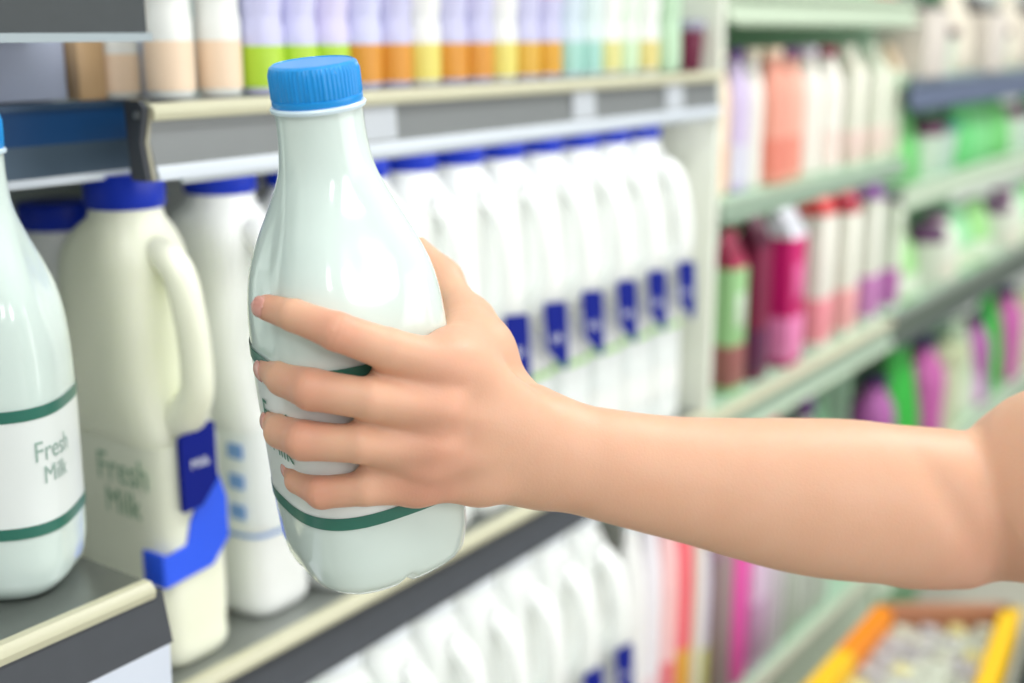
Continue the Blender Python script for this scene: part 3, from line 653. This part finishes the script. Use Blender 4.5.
# ---------------------------------------------------------------- the arm
def build_arm():
    E = lambda px, py, d: np.array([(px - 512) / F * d, -(py - 341) / F * d, d])
    x0, x1 = (236 - 512) / F * .54, 0.345
    xs = np.concatenate([np.arange(x0, 0.0245, 0.0007), np.arange(0.0245, x1, 0.0014)]).astype(np.float32)
    ys = np.arange(-0.132, 0.052, 0.0007).astype(np.float32)
    zs = np.arange(0.485, 0.725, 0.0009).astype(np.float32)
    def field(): return np.full((len(xs), len(ys), len(zs)), 0.05, np.float32)
    def cone(fld, a, b, k=0.0, s=1.0, off=None):
        """a,b = (px,py,depth,radius_px); union of a round cone into fld with smoothness k; s squashes depth"""
        A = E(*a[:3]); B = E(*b[:3]); ra = a[3] * a[2] / F; rb = b[3] * b[2] / F
        mg = max(k, 0.004) * 1.2 + 0.003
        lo = np.minimum(A - ra, B - rb) - mg; hi = np.maximum(A + ra, B + rb) + mg
        i0, i1 = np.searchsorted(xs, [lo[0], hi[0]]); j0, j1 = np.searchsorted(ys, [lo[1], hi[1]]); k0, k1 = np.searchsorted(zs, [lo[2], hi[2]])
        if i1 <= i0 or j1 <= j0 or k1 <= k0: return
        X_ = xs[i0:i1, None, None]; Y_ = ys[None, j0:j1, None]; Z_ = zs[None, None, k0:k1]
        d = B - A; d[2] *= s
        L2 = float((d ** 2).sum())
        dx = X_ - A[0]; dy = Y_ - A[1]; dz = (Z_ - A[2]) * s
        t = np.clip((dx * d[0] + dy * d[1] + dz * d[2]) / L2, 0, 1).astype(np.float32)
        q = np.sqrt((dx - t * d[0]) ** 2 + (dy - t * d[1]) ** 2 + (dz - t * d[2]) ** 2)
        q = (q - (ra + (rb - ra) * t)).astype(np.float32)
        c = fld[i0:i1, j0:j1, k0:k1]
        if k > 0:
            h = np.maximum(k - np.abs(c - q), 0) / k
            fld[i0:i1, j0:j1, k0:k1] = np.minimum(c, q) - h * h * k * 0.25
        else: fld[i0:i1, j0:j1, k0:k1] = np.minimum(c, q)
    def chain(fld, pts, k=0.0, s=1.0):
        for a, b in zip(pts[:-1], pts[1:]): cone(fld, a, b, k, s)
    def merge(A, B, k):
        h = np.maximum(k - np.abs(A - B), 0) / k
        return np.minimum(A, B) - h * h * k * 0.25
    hand = field()
    fingers = FINGERS
    for pts in fingers:
        g_ = field(); chain(g_, pts, 0.0016)
        hand = merge(hand, g_, 0.0022); del g_
    palm = field()
    # metacarpals
    wrist = [(548, 432, .566, 29), (548, 449, .566, 30), (546, 470, .568, 29)]
    cone(palm, (448, 363, .525, 25), (540, 425, .560, 27), 0.008)
    cone(palm, (441, 408, .523, 24), (545, 440, .560, 27), 0.010)
    cone(palm, (434, 450, .527, 23), (545, 458, .562, 27), 0.010)
    cone(palm, (418, 484, .535, 20), (480, 478, .550, 23), 0.010)
    cone(palm, (480, 478, .550, 23), (545, 470, .568, 28), 0.010)
    # palm flesh (behind), heel and thumb mound
    cone(palm, (470, 400, .552, 30), (530, 440, .580, 30), 0.014)
    cone(palm, (480, 460, .562, 28), (545, 458, .580, 30), 0.014)
    # thumb
    cone(palm, (532, 424, .575, 25), (482, 350, .578, 24), 0.014)
    cone(palm, (482, 350, .578, 24), (470, 322, .590, 22), 0.010)
    cone(palm, (470, 322, .590, 22), (440, 279, .608, 18.5), 0.008)
    cone(palm, (443, 279, .608, 19.5), (413, 249, .612, 16), 0.006)
    for a_, b_ in (((382, 376, .5165, 12), (438, 387, .521, 18)), ((368, 422, .518, 11.5), (434, 430, .523, 18)), ((372, 467, .525, 10.5), (428, 467, .529, 17))): cone(palm, a_, b_, 0.010)
    # web between index and thumb
    cone(palm, (452, 362, .531, 22), (482, 348, .566, 23), 0.018); cone(palm, (453, 352, .540, 17), (462, 326, .580, 17), 0.016)
    hand = merge(hand, palm, 0.007); del palm
    arm = field()
    P = [(545, 452, .569, 50.5), (572, 456, .571, 51), (600, 463, .574, 54.5), (650, 473, .582, 58), (700, 481, .590, 63), (750, 488.5, .597, 70), (800, 495, .604, 76.5), (850, 499.5, .611, 79.5), (900, 503.5, .618, 78), (945, 505, .624, 76)]
    P = catmull(P, 5); chain(arm, P, 0.0015, 1.22)
    cone(arm, (925, 525, .632, 55), (962, 552, .640, 33), 0.02)            # elbow point
    hand = merge(hand, arm, 0.014); del arm
    ua = field()
    cone(ua, (1000, 506, .640, 68), (1050, 489, .622, 88), 0.008, 1.1)
    cone(ua, (1050, 489, .622, 88), (1200, 410, .570, 104), 0.02, 1.05)
    hand = merge(hand, ua, 0.007); del ua
    # tendon ridges and knuckle creases
    def warp(center, rad, fn):
        c = E(*center); i0, i1 = np.searchsorted(xs, [c[0] - rad, c[0] + rad]); j0, j1 = np.searchsorted(ys, [c[1] - rad, c[1] + rad]); k0, k1 = np.searchsorted(zs, [c[2] - rad, c[2] + rad])
        X_ = xs[i0:i1, None, None] - c[0]; Y_ = ys[None, j0:j1, None] - c[1]; Z_ = zs[None, None, k0:k1] - c[2]
        hand[i0:i1, j0:j1, k0:k1] += fn(X_, Y_, Z_).astype(np.float32)
    for pts in fingers:
        for idx, amp in ((2, 0.0006), (1, 0.0003)):
            p = pts[idx]; q = pts[idx - 1]; c = E(*p[:3]); d = E(*pts[idx + 1][:3]) - E(*q[:3]); d /= np.linalg.norm(d)
            def fn(X_, Y_, Z_, d=d, amp=amp):
                s_ = X_ * d[0] + Y_ * d[1] + Z_ * d[2]
                bulge = -0.0006 * np.exp(-(s_ / 0.006) ** 2)
                fall = np.exp(-(X_ ** 2 + Y_ ** 2 + (Z_ + 0.008) ** 2) / 0.009 ** 2)
                return (bulge * (1 if amp > 0.0003 else 0.2) + amp * np.exp(-(s_ / 0.0032) ** 2) * (0.5 + 0.5 * np.cos(s_ * 2 * PI / 0.0024))) * fall
            warp(p[:3], 0.022, fn)
    for c in ((444, 362, .505), (438, 408, .504), (432, 448, .508), (418, 482, .517)):
        warp(c, 0.024, lambda X_, Y_, Z_: -0.0008 * np.exp(-(X_ ** 2 + Y_ ** 2 + Z_ ** 2) / 0.0095 ** 2))
    for c in ((442, 387, .502), (436, 430, .505), (428, 467, .511)):
        warp(c, 0.03, lambda X_, Y_, Z_: 0.0013 * np.exp(-(X_ ** 2 / 0.014 ** 2 + Y_ ** 2 / 0.0042 ** 2 + Z_ ** 2 / 0.014 ** 2)))
    warp((957, 508, .584), 0.05, lambda X_, Y_, Z_: 0.0030 * np.exp(-((X_ + Y_ * .6) ** 2 / 0.010 ** 2 + (Y_) ** 2 / 0.03 ** 2 + Z_ ** 2 / 0.03 ** 2)))
    # surface nets
    S = hand < 0
    nx, ny, nz = S.shape
    c8 = [(i, j, k) for i in (0, 1) for j in (0, 1) for k in (0, 1)]
    cnt = np.zeros((nx - 1, ny - 1, nz - 1), np.uint8)
    for i, j, k in c8: cnt += S[i:nx - 1 + i, j:ny - 1 + j, k:nz - 1 + k]
    act = (cnt > 0) & (cnt < 8); del cnt
    idx = np.argwhere(act); N = len(idx)
    vid = np.full(act.shape, -1, np.int32); vid[act] = np.arange(N)
    pos = np.zeros((N, 3)); wt = np.zeros(N)
    I, J, Kk = idx.T; ax_ = [xs.astype(float), ys.astype(float), zs.astype(float)]
    for a in c8:
        for dim in range(3):
            if a[dim]: continue
            b = list(a); b[dim] = 1
            fa = hand[I + a[0], J + a[1], Kk + a[2]]; fb = hand[I + b[0], J + b[1], Kk + b[2]]
            cr = (fa < 0) != (fb < 0); t = np.where(cr, fa / np.where(cr, fa - fb, 1), 0)
            p = np.stack([ax_[0][I + a[0]], ax_[1][J + a[1]], ax_[2][Kk + a[2]]], 1)
            nxt = (I, J, Kk)[dim] + 1
            p[:, dim] = p[:, dim] + t * (ax_[dim][nxt] - ax_[dim][nxt - 1])
            pos[cr] += p[cr]; wt[cr] += 1
    pos /= wt[:, None]
    quads = []
    for dim in range(3):
        sl0 = [slice(None)] * 3; sl1 = [slice(None)] * 3; sl0[dim] = slice(0, -1); sl1[dim] = slice(1, None)
        cr = S[tuple(sl0)] != S[tuple(sl1)]
        e = np.argwhere(cr); o1, o2 = [d for d in range(3) if d != dim]
        ok = (e[:, o1] > 0) & (e[:, o2] > 0) & (e[:, o1] < S.shape[o1] - 1) & (e[:, o2] < S.shape[o2] - 1); e = e[ok]
        def v(a, b):
            q = e.copy(); q[:, o1] += a; q[:, o2] += b; return vid[q[:, 0], q[:, 1], q[:, 2]]
        q = np.stack([v(-1, -1), v(0, -1), v(0, 0), v(-1, 0)], 1)
        flip = S[tuple(e.T)] ^ (dim == 1)
        q[flip] = q[flip][:, ::-1]
        quads.append(q)
    Q = np.concatenate(quads); Q = Q[(Q >= 0).all(1)]
    # relax
    for it in range(5):
        acc = np.zeros_like(pos); c = np.zeros(N)
        for a, b in ((0, 1), (1, 2), (2, 3), (3, 0)):
            for u_, w_ in ((a, b), (b, a)):
                for d in range(3): acc[:, d] += np.bincount(Q[:, u_], pos[Q[:, w_], d], N)
                c += np.bincount(Q[:, u_], minlength=N)
        pos = pos + 0.5 * (acc / np.maximum(c, 1)[:, None] - pos)
    R = np.array([list(RT), list(UP), list(FW)])
    Wd = pos @ R + np.array(list(CAM))
    me = bpy.data.meshes.new('arm')
    me.vertices.add(N); me.vertices.foreach_set('co', Wd.astype(np.float32).ravel())
    me.loops.add(len(Q) * 4); me.loops.foreach_set('vertex_index', Q.astype(np.int32).ravel())
    me.polygons.add(len(Q)); me.polygons.foreach_set('loop_start', np.arange(0, len(Q) * 4, 4, dtype=np.int32))
    me.update(calc_edges=True); me.validate()
    # natural redness of knuckles and fingertips (pigment of the skin itself)
    red = np.zeros(N)
    for pts in fingers:
        for i_, (rad, a_) in {0: (0.010, .9), 2: (0.011, .8), 4: (0.014, .45)}.items():
            if i_ >= len(pts): continue
            c = E(*pts[i_][:3]); d2 = ((pos - c) ** 2).sum(1); red += a_ * np.exp(-d2 / rad ** 2)
    c = E(430, 480, .53); red += .35 * np.exp(-((pos - c) ** 2).sum(1) / .02 ** 2)
    c = E(960, 560, .62); red += .5 * np.exp(-((pos - c) ** 2).sum(1) / .035 ** 2)
    at = me.attributes.new('redness', 'FLOAT', 'POINT'); at.data.foreach_set('value', np.clip(red, 0, 1).astype(np.float32))
    me.shade_smooth()
    print('arm verts', N)
    return me
#            tip                      dip                  pip                    mid proximal          knuckle
FINGERS = [
    [(267, 307, .5165, 13.5), (294, 315, .5045, 16.5), (337, 331, .4990, 19.5), (388, 349, .508, 21.5), (440, 364, .521, 24)],
    [(270, 369, .5390, 14.0), (284, 378, .5230, 18.0), (312, 389, .5110, 21.0), (372, 399, .508, 21), (436, 409, .519, 24)],
    [(274, 421, .5480, 12.5), (281, 431, .5330, 17.0), (304, 440, .5190, 20.0), (362, 444, .514, 19), (430, 450, .524, 23)],
    [(292, 469, .5500, 9.5), (298, 480, .5420, 13.0), (322, 492, .5300, 16.3), (366, 488, .526, 17.5), (416, 484, .534, 20)],
]
sk = bpy.data.materials.new('skin'); sk.use_nodes = True; nt = sk.node_tree; b = nt.nodes['Principled BSDF']
b.inputs['Roughness'].default_value = 0.48; b.inputs['Specular IOR Level'].default_value = 0.35
b.inputs['Subsurface Weight'].default_value = 0.35; b.inputs['Subsurface Radius'].default_value = (1.0, 0.35, 0.18); b.inputs['Subsurface Scale'].default_value = 0.006
atn = nt.nodes.new('ShaderNodeAttribute'); atn.attribute_name = 'redness'
tc = nt.nodes.new('ShaderNodeTexCoord'); n1 = nt.nodes.new('ShaderNodeTexNoise'); n1.inputs['Scale'].default_value = 45; n1.inputs['Detail'].default_value = 5
nt.links.new(tc.outputs['Object'], n1.inputs['Vector'])
m1 = nt.nodes.new('ShaderNodeMix'); m1.data_type = 'RGBA'; m1.inputs[6].default_value = lin((218, 168, 138)); m1.inputs[7].default_value = lin((226, 181, 153)); nt.links.new(n1.outputs['Fac'], m1.inputs[0])
m2 = nt.nodes.new('ShaderNodeMix'); m2.data_type = 'RGBA'; m2.inputs[7].default_value = lin((212, 138, 118)); nt.links.new(m1.outputs[2], m2.inputs[6])
mt = nt.nodes.new('ShaderNodeMath'); mt.operation = 'MULTIPLY'; mt.inputs[1].default_value = 0.75; nt.links.new(atn.outputs['Fac'], mt.inputs[0]); nt.links.new(mt.outputs[0], m2.inputs[0])
nt.links.new(m2.outputs[2], b.inputs['Base Color'])
n2_ = nt.nodes.new('ShaderNodeTexNoise'); n2_.inputs['Scale'].default_value = 900; n2_.inputs['Detail'].default_value = 3; nt.links.new(tc.outputs['Object'], n2_.inputs['Vector'])
bp = nt.nodes.new('ShaderNodeBump'); bp.inputs['Strength'].default_value = 0.25; bp.inputs['Distance'].default_value = 0.0004
nt.links.new(n2_.outputs['Fac'], bp.inputs['Height']); nt.links.new(bp.outputs[0], b.inputs['Normal'])
me = build_arm(); me.materials.append(sk)
person = tag(obj('person', me), 'bare left arm reaching in from the right, hand gripping the milk bottle', 'person')
# nails
nail_m = mat('nail', (226, 158, 144), 0.25, coat=0.4, sss=0.2)
def nail(tip, dip, out_px, size, sh=0.0006):
    """curved plate on the finger's back near its end; out_px = direction (px) the nail faces, with depth part"""
    T = at_d(*tip[:3]); D_ = at_d(*dip[:3]); ax_ = (T - D_).normalized(); rad = tip[3] * tip[2] / F
    nrm = (RT * out_px[0] - UP * out_px[1] + FW * out_px[2]).normalized(); nrm = (nrm - ax_ * nrm.dot(ax_)).normalized(); sd = ax_.cross(nrm)
    v = []; f = []; n, k = 11, 9
    for i in range(n):
        s = -1 + 2 * i / (n - 1)
        for j in range(k):
            q = -1 + 2 * j / (k - 1); wdt = math.sqrt(max(0, 1 - abs(s) ** 2.6)) * 0.92 + 0.04
            an = q * wdt * 0.85
            r = rad * 1.0 + 0.00045 - 0.0007 * max(0, s) ** 2 - 0.0003 * max(0, -s) ** 3
            p = T + ax_ * (s * size * 0.85 + sh) + nrm * (r * math.cos(an)) + sd * (r * math.sin(an)); v.append(p)
    for i in range(n - 1):
        for j in range(k - 1): a = i * k + j; f.append((a, a + 1, a + k + 1, a + k))
    me = mesh('fingernail', v, f, nail_m); o = obj('fingernail', me, person)
    so = o.modifiers.new('s', 'SOLIDIFY'); so.thickness = 0.0006; so.offset = -0.5
nail(FINGERS[0][0], FINGERS[0][1], (-0.5, -0.05, -1), 0.0050, -0.0004)
nail(FINGERS[1][0], FINGERS[1][1], (-1, 0.2, -0.5), 0.0056)
nail(FINGERS[2][0], FINGERS[2][1], (-1, 0.1, -0.5), 0.0052)
nail(FINGERS[3][0], FINGERS[3][1], (-1, 0.2, -0.4), 0.0042)

# ---------------------------------------------------------------- ceiling lamps (out of frame, light the aisle)
lamp_e = bpy.data.materials.new('lamp_diffuser'); lamp_e.use_nodes = True
bb = lamp_e.node_tree.nodes['Principled BSDF']; bb.inputs['Emission Color'].default_value = (1, 1, 1, 1); bb.inputs['Emission Strength'].default_value = 3.0
for i, x in enumerate((-0.9, 0.5, 1.9, 3.3)):
    t = thing('ceiling_lamp', '%s white ceiling lamp along the aisle' % ordn[i], 'ceiling lamp', (x, -0.35, 2.94), 0, 'ceiling lamps above the aisle')
    obj('housing', box('housing', -0.6, 0.6, -0.2, 0.2, 0.03, 0.058, ceil_m, 0.003), t)
    obj('diffuser', box('diffuser', -0.55, 0.55, -0.16, 0.16, 0.01, 0.03, lamp_e, 0.003), t)
